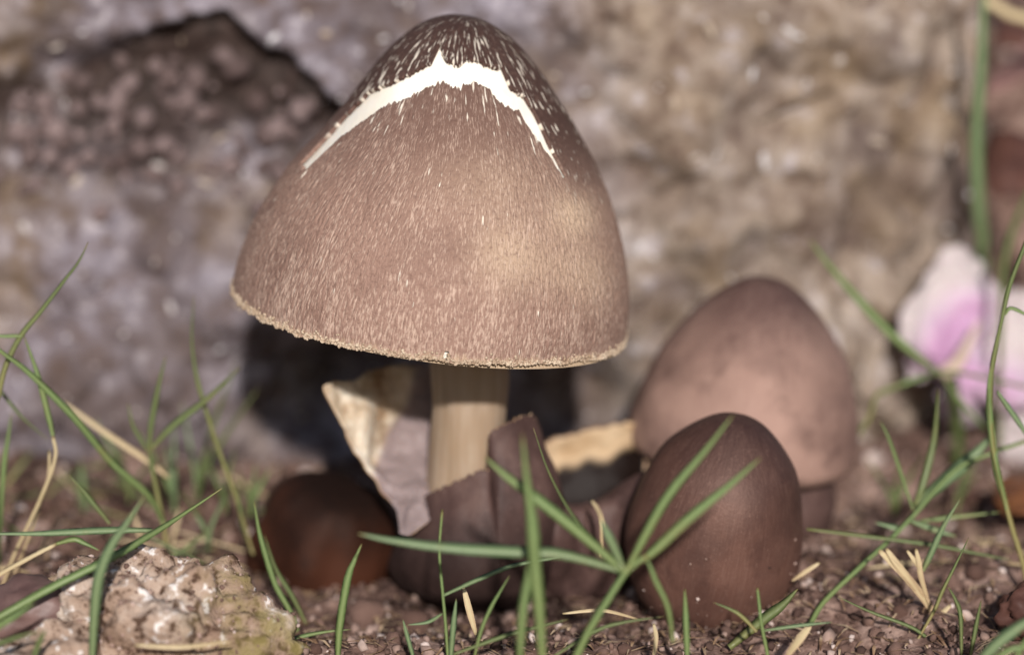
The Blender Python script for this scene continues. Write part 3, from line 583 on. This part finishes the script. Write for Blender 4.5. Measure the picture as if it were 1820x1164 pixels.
sprig('short bright grass blades beside the smooth dark pebble', -.62, [
    ('blade', 'grass', 15, [(62, 1070), (30, 1092), (0, 1110), (-50, 1145)]), ('blade', 'grass_dark', 13, [(82, 1118), (70, 1140), (55, 1180)]), ('blade', 'grass_dark', 11, [(74, 1120), (35, 1130), (0, 1142), (-50, 1160)])])
sprig('single upright grass blade standing before the rust-brown young mushroom', -.42, [('blade', 'grass', 16, [(643, 966), (630, 995), (620, 1020), (611, 1064), (603, 1120), (600, 1180)])])
sprig('large blurred grass sprig with long leaves spreading before the torn volva', -.6, [
    ('stem', 'grass', 17, [(1150, 985), (1112, 1017), (1079, 1067), (1046, 1121), (1015, 1185)]),
    ('blade', 'grass', 19, [(1304, 736), (1253, 801), (1191, 875), (1149, 946), (1112, 1017)]),
    ('blade', 'grass', 22, [(1352, 813), (1295, 863), (1224, 921), (1166, 975), (1140, 995)]),
    ('blade', 'grass', 24, [(862, 812), (900, 846), (962, 892), (1025, 942), (1110, 1015)]),
    ('blade', 'grass_blue', 19, [(1068, 922), (1078, 945), (1087, 963), (1108, 1010)]),
    ('blade', 'grass_blue', 25, [(637, 948), (697, 960), (796, 973), (928, 981), (1000, 985), (1108, 1014)]),
    ('blade', 'grass', 11, [(1145, 988), (1155, 1005), (1166, 1033), (1187, 1079), (1196, 1140)]),
    ('blade', 'grass_dark', 7, [(948, 760, .25), (975, 838, .2), (1016, 913, .12), (1062, 967, .06), (1105, 1012, 0)])], (1020, 1175))
sprig('pair of wide upright grass blades crossing before the torn volva', -.68, [
    ('blade', 'grass', 25, [(928, 770), (937, 859), (946, 929), (950, 996), (958, 1079), (965, 1185)]), ('blade', 'grass', 18, [(946, 960), (941, 1013), (929, 1087), (923, 1185)])])
sprig('fine grass sprig with a thin side leaf at the foot of the volva', -.42, [
    ('stem', 'grass', 7, [(786, 905), (781, 978), (786, 1044), (792, 1110), (797, 1180)]), ('blade', 'grass_blue', 10, [(1040, 985), (928, 1001), (862, 1024), (787, 1058)]), ('blade', 'grass_blue', 12, [(811, 1063), (806, 1110), (800, 1180)]),
    ('blade', 'grass_blue', 8, [(724, 1110), (760, 1105), (786, 1090)]), ('blade', 'grass_blue', 9, [(716, 1100), (724, 1130), (738, 1180)])], (797, 1175))
sprig('thin grass blades arching low over the soil at the foot of the volva', -.48, [
    ('blade', 'grass', 8, [(906, 1022), (888, 1052), (872, 1080), (855, 1120), (840, 1180)]), ('blade', 'grass_dark', 10, [(1010, 1100), (950, 1115), (895, 1130), (806, 1162)]), ('blade', 'grass_dark', 9, [(1180, 1095), (1110, 1105), (1060, 1120), (985, 1165)])], (840, 1170))
sprig('short stubby grass blade upright before the small dark young mushroom', -.5, [('blade', 'grass', 13, [(1217, 1045), (1219, 1100), (1222, 1185)])])
sprig('small branching grass sprig at the foot of the small dark young mushroom', -.46, [
    ('stem', 'grass', 8, [(1346, 1044), (1350, 1080), (1354, 1112), (1368, 1180)]), ('blade', 'grass_dry', 9, [(1268, 1070), (1300, 1083), (1320, 1096), (1345, 1122)]), ('blade', 'grass_blue', 8, [(1480, 1105), (1420, 1111), (1357, 1120)]),
    ('blade', 'grass_dark', 22, [(1418, 1046, .1), (1390, 1075, .1), (1357, 1100, .1), (1296, 1150, .1)])], (1366, 1170))
sprig('long thin grass stalk slanting from the soil up towards the blossom', -.12, [
    ('stem', 'grass', 11, [(1850, 775, .1), (1763, 805, .1), (1697, 836, .08), (1624, 915, .03), (1585, 955, 0), (1532, 1004, -.05), (1466, 1067, -.1), (1440, 1108, -.14)]),
    ('blade', 'grass_blue', 28, [(1764, 770, .12), (1735, 805, .12), (1697, 838, .1), (1624, 900, .05)]), ('blade', 'grass', 7, [(1564, 748, .05), (1580, 780, .05), (1605, 853, .05), (1623, 906, .04)]),
    ('blade', 'grass_dark', 16, [(1668, 690, .08), (1660, 780, .08), (1640, 860, .06), (1626, 898, .04)]),
    ('blade', 'grass_dark', 9, [(1800, 995, -.02), (1746, 985, -.02), (1657, 968, -.02), (1532, 952, -.02), (1434, 940, -.02)]),
    ('blade', 'grass_blue', 14, [(1700, 953, .02), (1664, 942, .02), (1618, 925, .02)]), ('blade', 'grass', 10, [(1778, 910, .06), (1700, 918, .06), (1636, 926, .06)]), ('blade', 'grass_blue', 14, [(1555, 928, .02), (1590, 938, .02), (1600, 945, .01)]),
    ('blade', 'grass_blue', 13, [(1708, 884, -.1), (1677, 935, -.1), (1651, 991, -.1), (1640, 1014, -.1)])], (1440, 1108))
sprig('tall bent grass stalk rising in front of the pink blossom', -.15, [
    ('stem', 'grass_dry', 11, [(1835, 400), (1819, 443), (1795, 507), (1778, 580), (1763, 653), (1760, 709), (1763, 786), (1776, 846), (1796, 928), (1819, 1004), (1835, 1090)]),
    ('blade', 'grass', 14, [(1760, 650), (1757, 700), (1761, 760), (1772, 840), (1790, 905)]), ('blade', 'grass_blue', 11, [(1840, 800), (1820, 765), (1795, 728), (1772, 695)]), ('blade', 'grass', 8, [(1835, 570), (1819, 557), (1796, 548), (1786, 560)])])
sprig('pale blurred grass runner with leaves branching before the pink blossom', .3, [
    ('blade', 'grass', 17, [(1438, 425), (1482, 482), (1550, 559), (1602, 610), (1668, 662)]), ('stem', 'grass_dry', 10, [(1850, 695), (1743, 670), (1675, 662), (1615, 679), (1560, 700), (1546, 739), (1507, 795), (1464, 829), (1440, 930)]),
    ('blade', 'grass', 11, [(1670, 660), (1615, 678), (1562, 700)]), ('blade', 'grass_dark', 15, [(1546, 735, -.03), (1507, 795, -.1), (1464, 829, -.15), (1425, 862, -.2)]), ('blade', 'grass', 9, [(1756, 765), (1718, 726), (1675, 670)]), ('blade', 'grass_dark', 14, [(1482, 878, -.1), (1450, 890, -.1), (1425, 885, -.1)])], (1440, 930))
sprig('thin yellowing grass blade over the soil beside the dry straw tuft', -.3, [
    ('blade', 'grass_dry', 8, [(1722, 955), (1700, 1000), (1675, 1050), (1661, 1083), (1630, 1138)]), ('blade', 'grass_dark', 8, [(1489, 1060), (1548, 1087), (1631, 1120), (1675, 1165)])], (1675, 1165))
sprig('two stubby grass blades on the soil near the dry straw tuft', -.42, [('blade', 'grass_dark', 9, [(1685, 1042), (1698, 1065), (1707, 1095), (1709, 1175)]), ('blade', 'grass_dark', 9, [(1744, 1066), (1735, 1110), (1723, 1175)])])
sprig('broad bluish grass blades on the soil beside the dark clod', -.62, [('blade', 'grass_blue', 26, [(1860, 1085), (1820, 1107), (1773, 1142), (1730, 1185)]), ('blade', 'grass', 14, [(1840, 1150), (1800, 1152), (1760, 1175)]), ('blade', 'grass', 12, [(1835, 1120), (1815, 1150), (1800, 1185)])])
sprig('tall blurred bluish grass blade rising past the boulder edge', .6, [('blade', 'grass_blue', 28, [(1750, -40), (1747, 8), (1743, 124), (1735, 247, .02), (1739, 371, .05), (1747, 454, .09), (1745, 600, .12), (1742, 840, .12)])])
sprig('blurred dark grass stalk arching beyond the pink blossom', .5, [('blade', 'grass_dark', 14, [(1850, 300), (1820, 359), (1793, 433), (1780, 520), (1775, 800)]), ('stem', 'straw', 26, [(1700, -40, .3), (1743, -5, .3), (1793, 25, .3), (1850, 65, .3), (1900, 300, .3), (1900, 600, .3)])])
for i, (x, y, Y, h) in enumerate([(350, 880, .3, 260), (400, 900, .25, 130), (310, 900, .25, 170), (445, 905, .2, 90), (230, 880, .3, 150), (370, 960, .08, 120), (150, 900, .3, 90), (1700, 900, .35, 110), (1590, 905, .3, 120)]):
    bl = []
    for k in range(3):
        dx = random.uniform(-.5, .5) * h; hh = h * random.uniform(.55, 1)
        bl.append(('blade', random.choice(['grass', 'grass_dark', 'grass_blue']), random.uniform(7, 12), [(x + dx, y - hh, random.uniform(-.03, .03)), (x + dx * .45, y - hh * .55), (x + dx * .1, y - hh * .2), (x, y + 12)]))
    sprig(next(TUFTS), Y, bl, group='small grass tufts at the foot of the boulder', name='grass_tuft')

# ------------------------------------------------------------------ loose things, told apart by what they lie beside
MARKS = [((262, 1110, -.42), 'the pale pitted stone'), ((55, 1085, -.42), 'the smooth dark pebble'), ((575, 1060, 0), 'the rust-brown young mushroom'), ((860, 1080, -.15), 'the foot of the big mushroom'), ((1270, 1120, -.2), 'the small dark young mushroom'), ((1640, 1100, -.28), 'the dry straw tuft'),
         ((1780, 1120, -.4), 'the broad bluish grass blades'), ((1000, 1160, -.55), 'the large blurred grass sprig'), ((600, 1160, -.45), 'the single upright grass blade'), ((290, 960, .0), 'the forked grass sprig'), ((60, 930, .0), 'the brown curved grass sprig'), ((1560, 930, .2), 'the larger pale young mushroom'), ((1740, 880, .3), 'the pink blossom'), ((430, 930, .1), 'the tall thin curved grass blade'), ((100, 850, .4), 'the foot of the grey boulder face')]
MARKS = [(P(*a), b) for a, b in MARKS]
def near(p): return min(MARKS, key=lambda m: (m[0][0] - p[0]) ** 2 + (m[0][1] - p[1]) ** 2)[1]
# dry straws, each lying loose
def straw(pts, wpx, label='thin dry straw lying loose on the soil', group='dry straws on the soil', mat='straw'):
    v, f, t = blade_mesh(pts, wpx, 'leaf', .5, 14); b = v.mean(0); b[2] = v[:, 2].min()
    tag(obj('dry_straw', v, f, MAT[mat], origin=b, attrs={'t': t, 'rib': RIB}), label, 'straw', group)
straw([(112, 715, .12), (184, 768, .1), (263, 820, .08), (300, 850, .07)], 11, 'pale straw leaning against the forked grass sprig')
straw([(1440, 1112, -.45), (1420, 1138, -.47), (1396, 1170, -.5)], 17, 'broad split pale straw beside the small dark young mushroom')
straw([(1457, 1000, -.2), (1435, 1014, -.2), (1408, 1032, -.2)], 9, 'short straw leaning on the right flank of the small dark young mushroom')
straw([(824, 1044, -.36), (834, 1085, -.38), (846, 1128, -.4)], 13, 'tan straw stub sticking up at the foot of the volva')
straw([(1052, 890, -.1), (1062, 905, -.12), (1070, 930, -.15), (1068, 990, -.15)], 9, 'forked dry stalk tip before the torn membrane cup')
straw([(1162, 1108, -.4), (1166, 1135, -.42), (1160, 1180, -.45)], 9, 'tan straw stub before the small dark young mushroom')
straw([(1000, 1090, -.4), (1070, 1085, -.4), (1135, 1100, -.42)], 7, 'reddish straw arching under the large blurred grass sprig')
straw([(240, 1146, -.58), (320, 1150, -.58), (410, 1140, -.56)], 9, 'fine straw lying across the pale pitted stone')
for i in range(26):
    x = random.uniform(-.85, -.33); y = random.uniform(-.05, .42); a = random.uniform(0, 6.28); L = random.uniform(.03, .09); h = random.uniform(.005, .06); z = G(x, y)
    q = [np.array([x + math.cos(a) * L * k, y + .4 * math.sin(a) * L * k, z + .008 + h * (k + 1) / 2]) for k in (1, 0, -1)]
    straw([(float(proj(p)[0]), float(proj(p)[1]), float(p[1])) for p in q], random.uniform(4, 8), 'thin dry stalk leaning in the litter beside ' + near(q[1]), 'dry stalks before the grey boulder face', random.choice(['straw', 'grass_dry', 'grass_dark']))
for i in range(34):
    x = random.uniform(-.9, -.3); y = random.uniform(-.05, .45); p = np.array([x, y, G(x, y) + .004]); tag(put('soil_clod', random.choice(CM), p, random.uniform(.008, .024)), 'rough brown soil clod in the litter beside ' + near(p), 'soil', 'soil clods before the grey boulder face')
tf = empty('dry_straw_tuft', ground_px(1655, 1110), 'dry tan splayed straw tuft sticking up from the soil', 'straw')
for wd, pts in [(17, [(1562, 978), (1585, 1000), (1611, 1026), (1651, 1077), (1661, 1112)]), (15, [(1575, 975), (1592, 1000), (1614, 1028), (1640, 1062)]), (11, [(1628, 975), (1633, 1000), (1638, 1030), (1655, 1085)]), (9, [(1612, 978), (1628, 1000), (1634, 1012)]), (12, [(1690, 1075), (1675, 1090), (1661, 1112), (1647, 1148)])]:
    v, f, t = blade_mesh([(x, y, -.25) for x, y in pts], wd, 'leaf', .35); obj('blade', v, f, MAT['straw'], tf, attrs={'t': t, 'rib': RIB})
for i in range(46):
    x = random.uniform(-.85, .85); y = random.uniform(-.6, .2)
    if -.35 < x < .55 and y > -.4: y = random.uniform(-.62, -.42)
    a = random.uniform(0, 6.28); L = random.uniform(.02, .075); pts = []
    for k in (-1, 0, 1):
        q = np.array([x + math.cos(a) * L * k, y + math.sin(a) * L * k, 0]); q[2] = G(q[0], q[1]) + .009 + .004 * (1 - k * k); pts.append(q)
    px = [(*proj(q), q[1]) for q in pts]
    straw([(float(a_), float(b_), float(c_)) for a_, b_, c_ in px], random.uniform(4, 8), 'thin dry straw lying on the soil beside ' + near(pts[1]))


def stone(name, label, cat, c, size, mat, seed, rough=.3, pits=0.0, sub=5, mossf=None, rot=0):
    import bmesh
    bm = bmesh.new(); bmesh.ops.create_icosphere(bm, subdivisions=sub, radius=1); Vv = []
    for v in bm.verts:
        p = v.co; k = 1 + rough * noise.fractal(p * 1.1 + Vector((seed, 0, 0)), .8, 2, 4) + .04 * noise.fractal(p * 6 + Vector((seed, 0, 0)), .7, 2, 3)
        if pits:
            w_ = noise.voronoi(p * 5.5 + Vector((seed, 0, 0)))[0]; k -= pits * max(0, .32 - w_[0]) * 1.5 * (noise.noise(p * 2.2 + Vector((0, seed, 0))) > -.1)
            k += .014 * noise.noise(p * 17) + .012 * noise.noise(p * 38) - .05 * max(0, noise.noise(p * 9 + Vector((seed, 3, 0))) - .25)
        q = Vector((p.x * size[0] * k, p.y * size[1] * k, p.z * size[2] * k)); q.rotate(Euler((0, 0, rot))); Vv.append(tuple(np.array(q) + c))
    F = [[v.index for v in f.verts] for f in bm.faces]; bm.free(); Vv = np.array(Vv)
    m = np.zeros(len(Vv)) if mossf is None else mossf(Vv)
    o = obj(name, Vv, F, mat, origin=(c[0], c[1], c[2] - size[2]), attrs={'moss': m}); return tag(o, label, cat)
c = P(262, 1110, -.42); stone('pitted_stone', 'pale pinkish pitted stone half sunk in the soil among grass blades', 'stone', c + np.array([0, .0, -.06]), (.19, .125, .16), MAT['pitted'], 2.3, .4, .16, 6, lambda V: sstep(.02, .16, V[:, 0] - c[0]) * .9 + .5 * sstep(-.08, -.18, V[:, 0] - c[0]), .2)
ps = bpy.data.objects['pitted_stone']; pv = np.array([v.co for v in ps.data.vertices]) + np.array(ps.location); pv = pv[RNG.choice(np.where(pv[:, 2] > c[2] - .02)[0], 900)]
v, f, t = lumps(pv, .0012 + .0045 * RNG.random(900) ** 4, np.clip(.35 + .6 * RNG.random(900), 0, 1)); tag(obj('sand_grains', v, f, MAT['crumb'], ps, attrs={'tone': t}), kind='stuff')
ev = np.array([v.co for v in efc.data.vertices]) + wloc(efc); ev = ev[RNG.choice(np.where(ev[:, 2] < .13)[0], 160)]; ev = ev[RNG.random(160) < np.clip((.16 - ev[:, 2]) / .14, 0, 1)]
v, f, t = lumps(ev, RNG.uniform(.001, .0035, len(ev)), RNG.random(len(ev))); tag(obj('stuck_soil', v, f, MAT['crumb'], efc, attrs={'tone': t}), kind='stuff')
c2 = P(100, 1160, -.5); stone('pitted_stone', 'low pale stone slab lying against the pitted stone', 'stone', c2 + np.array([0, 0, -.04]), (.13, .09, .08), MAT['pitted'], 7.1, .4, .15, 5, None, .3)
c3 = P(55, 1085, -.42); stone('pebble', 'smooth dark purplish-brown pebble beside the pale slab', 'stone', c3, (.075, .06, .048), MAT['pebble'], 4.4, .2, 0, 4)
c4 = P(1800, 1070, -.3); stone('soil_lump', 'dark soil lump beyond the broad bluish grass blades', 'soil', c4 + np.array([0.02, 0, -.015]), (.042, .04, .038), MAT['dead_dark'], 5.4, .4, 0, 4)
for (x, y, r) in [(650, 1080, 42), (740, 1100, 36), (700, 1130, 20), (605, 1100, 22), (1690, 1030, 26), (1735, 1010, 24), (1600, 1085, 20), (1555, 1120, 16), (1480, 1040, 16), (1640, 1050, 14), (880, 1120, 18), (1060, 1140, 14), (1110, 1150, 16), (180, 930, 20), (60, 900, 24), (120, 890, 16), (330, 900, 18), (30, 870, 20), (390, 930, 16), (55, 990, 18), (110, 1000, 20), (460, 1110, 18), (430, 1060, 14), (560, 1150, 16), (1780, 900, 22), (1730, 880, 26), (1460, 930, 18), (1530, 925, 14), (210, 860, 14), (300, 860, 12), (1500, 1150, 15), (1590, 1150, 18), (1770, 1160, 16), (1250, 1150, 10)]:
    p = ground_px(x, y + r * .6); o = put('soil_clod', random.choice(CM), p + np.array([0, 0, .35 * r / 1150]), r / scale_at(p[1]) * .85)
    tag(o, 'rough brown soil clod on the ground beside ' + near(p), 'soil', 'soil clods on the ground')

# ------------------------------------------------------------------ pink blossom
fl = empty('fallen_blossom', P(1700, 850, .55), 'crumpled pink and white blossom leaning at the boulder edge', 'flower')
def petal(rows, seed, pk, mats='petal'):
    W = np.array([[P(c[0], c[1], c[2] + .19) for c in r] for r in rows]); nr, nc = 26, 22; W = spline(W, nr); W = np.swapaxes(spline(np.swapaxes(W, 0, 1), nc), 0, 1)
    du = np.gradient(W, axis=1); dv = np.gradient(W, axis=0); N = np.cross(du, dv); N /= np.linalg.norm(N, axis=-1, keepdims=True) + 1e-9
    d = np.array([[fb(W[i, j], 11, 4, seed) for j in range(nc)] for i in range(nr)])[..., None]; W = W + N * d * .026 + (W - W.reshape(-1, 3).mean(0)) * np.array([[.09 * noise.noise(Vector((i * .55 + seed * 9, j * .55, 0))) for j in range(nc)] for i in range(nr)])[..., None]
    n = nr * nc; g = gridf(nr, nc); F = g.tolist() + (g[:, ::-1] + n).tolist(); th_ = .0016
    ring = [j for j in range(nc)] + [i * nc + nc - 1 for i in range(1, nr)] + [(nr - 1) * nc + j for j in range(nc - 2, -1, -1)] + [i * nc for i in range(nr - 2, 0, -1)]
    F += [[b_, a_, a_ + n, b_ + n] for a_, b_ in zip(ring, ring[1:] + ring[:1])]
    x, y = proj(W.reshape(-1, 3)); pink = np.zeros(n)
    for (cx_, cy_, s_, k) in pk: pink += k * np.exp(-((x - cx_) ** 2 + (y - cy_) ** 2) / s_ ** 2)
    obj('petal', np.concatenate([(W + N * th_).reshape(-1, 3), (W - N * th_).reshape(-1, 3)]), F, MAT['petal'], fl, attrs={'pink': np.tile(pink, 2), 't': np.zeros(2 * n)})
PK = [(1690, 590, 55, .9), (1735, 545, 40, .7), (1720, 670, 45, .8), (1800, 690, 50, .75), (1660, 640, 30, .6), (1700, 720, 40, .4)]
petal([[(1655, 470, .44), (1680, 444, .45), (1715, 442, .46), (1745, 465, .46)], [(1612, 530, .40), (1660, 500, .41), (1720, 495, .42), (1775, 530, .44)], [(1598, 585, .38), (1645, 575, .38), (1710, 570, .40), (1772, 580, .43)], [(1625, 640, .37), (1655, 640, .37), (1690, 640, .38), (1740, 630, .40)], [(1662, 672, .37), (1672, 672, .37), (1685, 672, .375), (1700, 668, .38)]], 1, PK)
petal([[(1770, 530, .44), (1800, 515, .45), (1840, 520, .46), (1880, 560, .46)], [(1740, 580, .42), (1790, 575, .43), (1840, 585, .44), (1885, 610, .45)], [(1720, 625, .40), (1770, 625, .40), (1830, 640, .41), (1880, 660, .43)], [(1695, 660, .38), (1730, 665, .38), (1790, 675, .38), (1850, 690, .4)]], 2, PK)
petal([[(1690, 662, .37), (1740, 655, .36), (1800, 660, .37), (1860, 680, .4)], [(1690, 690, .36), (1740, 695, .35), (1800, 700, .35), (1860, 720, .38)], [(1690, 705, .38), (1740, 715, .37), (1800, 720, .37), (1850, 745, .39)]], 3, PK)
petal([[(1668, 668, .38), (1685, 680, .37), (1700, 690, .37), (1715, 700, .38)], [(1672, 710, .385), (1690, 720, .375), (1715, 725, .375), (1735, 728, .385)], [(1690, 752, .40), (1705, 756, .395), (1725, 755, .395), (1745, 750, .40)]], 4, PK)
petal([[(1775, 715, .41), (1800, 720, .41), (1830, 730, .41), (1860, 740, .42)], [(1780, 765, .40), (1805, 770, .39), (1835, 775, .39), (1870, 780, .41)], [(1778, 815, .40), (1805, 825, .39), (1835, 830, .39), (1870, 820, .41)], [(1785, 845, .42), (1805, 850, .41), (1835, 852, .41), (1860, 845, .42)]], 5, PK)
petal([[(1600, 600, .40), (1612, 602, .39), (1625, 606, .385), (1640, 612, .385)], [(1603, 640, .40), (1618, 645, .39), (1632, 648, .385), (1650, 650, .385)], [(1612, 675, .41), (1625, 680, .40), (1640, 682, .39), (1662, 672, .385)]], 6, [(1640, 640, 25, .9)])
v, f = tube([P(1672, 668, 0.490), P(1690, 655, 0.495), P(1705, 640, 0.500), P(1740, 572, 0.540)], [.012, .014, .012, .003], 16, 12); obj('throat', v, f, MAT['throat'], fl)
v, f = tube([P(1690, 670, 0.510), P(1702, 760, 0.550), P(1700, 900, 0.590)], [.012, .01, .01], 14, 10); obj('stalk', v, f, MAT['grass_dark'], fl, attrs={'t': np.full(len(v), .5)})

# dead leaves
def dleaf(label, rows, mat, seed, curl=.012):
    W = np.array([[P(*c) for c in r] for r in rows]); nr = nc = 24; W = spline(W, nr); W = np.swapaxes(spline(np.swapaxes(W, 0, 1), nc), 0, 1)
    du = np.gradient(W, axis=1); dv = np.gradient(W, axis=0); N = np.cross(du, dv); N /= np.linalg.norm(N, axis=-1, keepdims=True) + 1e-9
    W = W + N * np.array([[fb(W[i, j], 8, 3, seed) for j in range(nc)] for i in range(nr)])[..., None] * curl
    n = nr * nc; g = gridf(nr, nc); F = g.tolist() + (g[:, ::-1] + n).tolist()
    ring = [j for j in range(nc)] + [i * nc + nc - 1 for i in range(1, nr)] + [(nr - 1) * nc + j for j in range(nc - 2, -1, -1)] + [i * nc for i in range(nr - 2, 0, -1)]
    F += [[b_, a_, a_ + n, b_ + n] for a_, b_ in zip(ring, ring[1:] + ring[:1])]
    A_ = np.concatenate([(W + N * .003).reshape(-1, 3), (W - N * .003).reshape(-1, 3)]); b = A_.mean(0); b[2] = A_[:, 2].min()
    tag(obj('dead_leaf', A_, F, MAT[mat], origin=b), label, 'leaf', 'dead leaves on the bank')
dleaf('pinkish-brown dead leaf tilted on the bank beside the boulder edge', [[(1772, 120, .95), (1810, 95, 1.0), (1850, 70, 1.05), (1900, 60, 1.1)], [(1758, 145, .85), (1805, 125, .88), (1850, 105, .9), (1900, 95, .95)], [(1755, 168, .8), (1800, 150, .8), (1850, 125, .82), (1900, 120, .88)]], 'dead_pink', 1)
dleaf('dark dead leaf high on the bank beside the boulder edge', [[(1690, 30, 1.3), (1740, 10, 1.3), (1790, 5, 1.3), (1850, 10, 1.3)], [(1695, 60, 1.15), (1740, 50, 1.1), (1790, 45, 1.1), (1850, 55, 1.1)], [(1700, 95, 1.05), (1740, 92, 1.0), (1790, 85, 1.0), (1850, 95, 1.0)]], 'dead_dark', 2)
dleaf('reddish dead leaf low on the bank behind the tall grass blade', [[(1755, 250, .9), (1790, 230, .9), (1830, 235, .92), (1870, 250, .95)], [(1750, 300, .82), (1790, 290, .8), (1830, 290, .82), (1870, 300, .85)], [(1760, 345, .78), (1790, 350, .76), (1830, 345, .76), (1870, 340, .8)]], 'dead_dark', 3)
dleaf('orange-brown dead leaf lying under the pink blossom', [[(1775, 860, .32), (1800, 850, .34), (1840, 848, .36), (1890, 855, .38)], [(1770, 890, .24), (1800, 880, .22), (1840, 878, .22), (1890, 885, .25)], [(1785, 915, .18), (1810, 912, .15), (1840, 908, .15), (1890, 905, .18)]], 'dead_orange', 4)
for i in range(16):
    x = random.uniform(.85, 1.5); y = random.uniform(.75, 1.5); p = np.array([x, y, G(x, y)]); tag(put('soil_clod', random.choice(CM), p, random.uniform(.02, .05)), 'rough brown soil clod on the bank beyond the boulder', 'soil', 'soil clods on the bank')
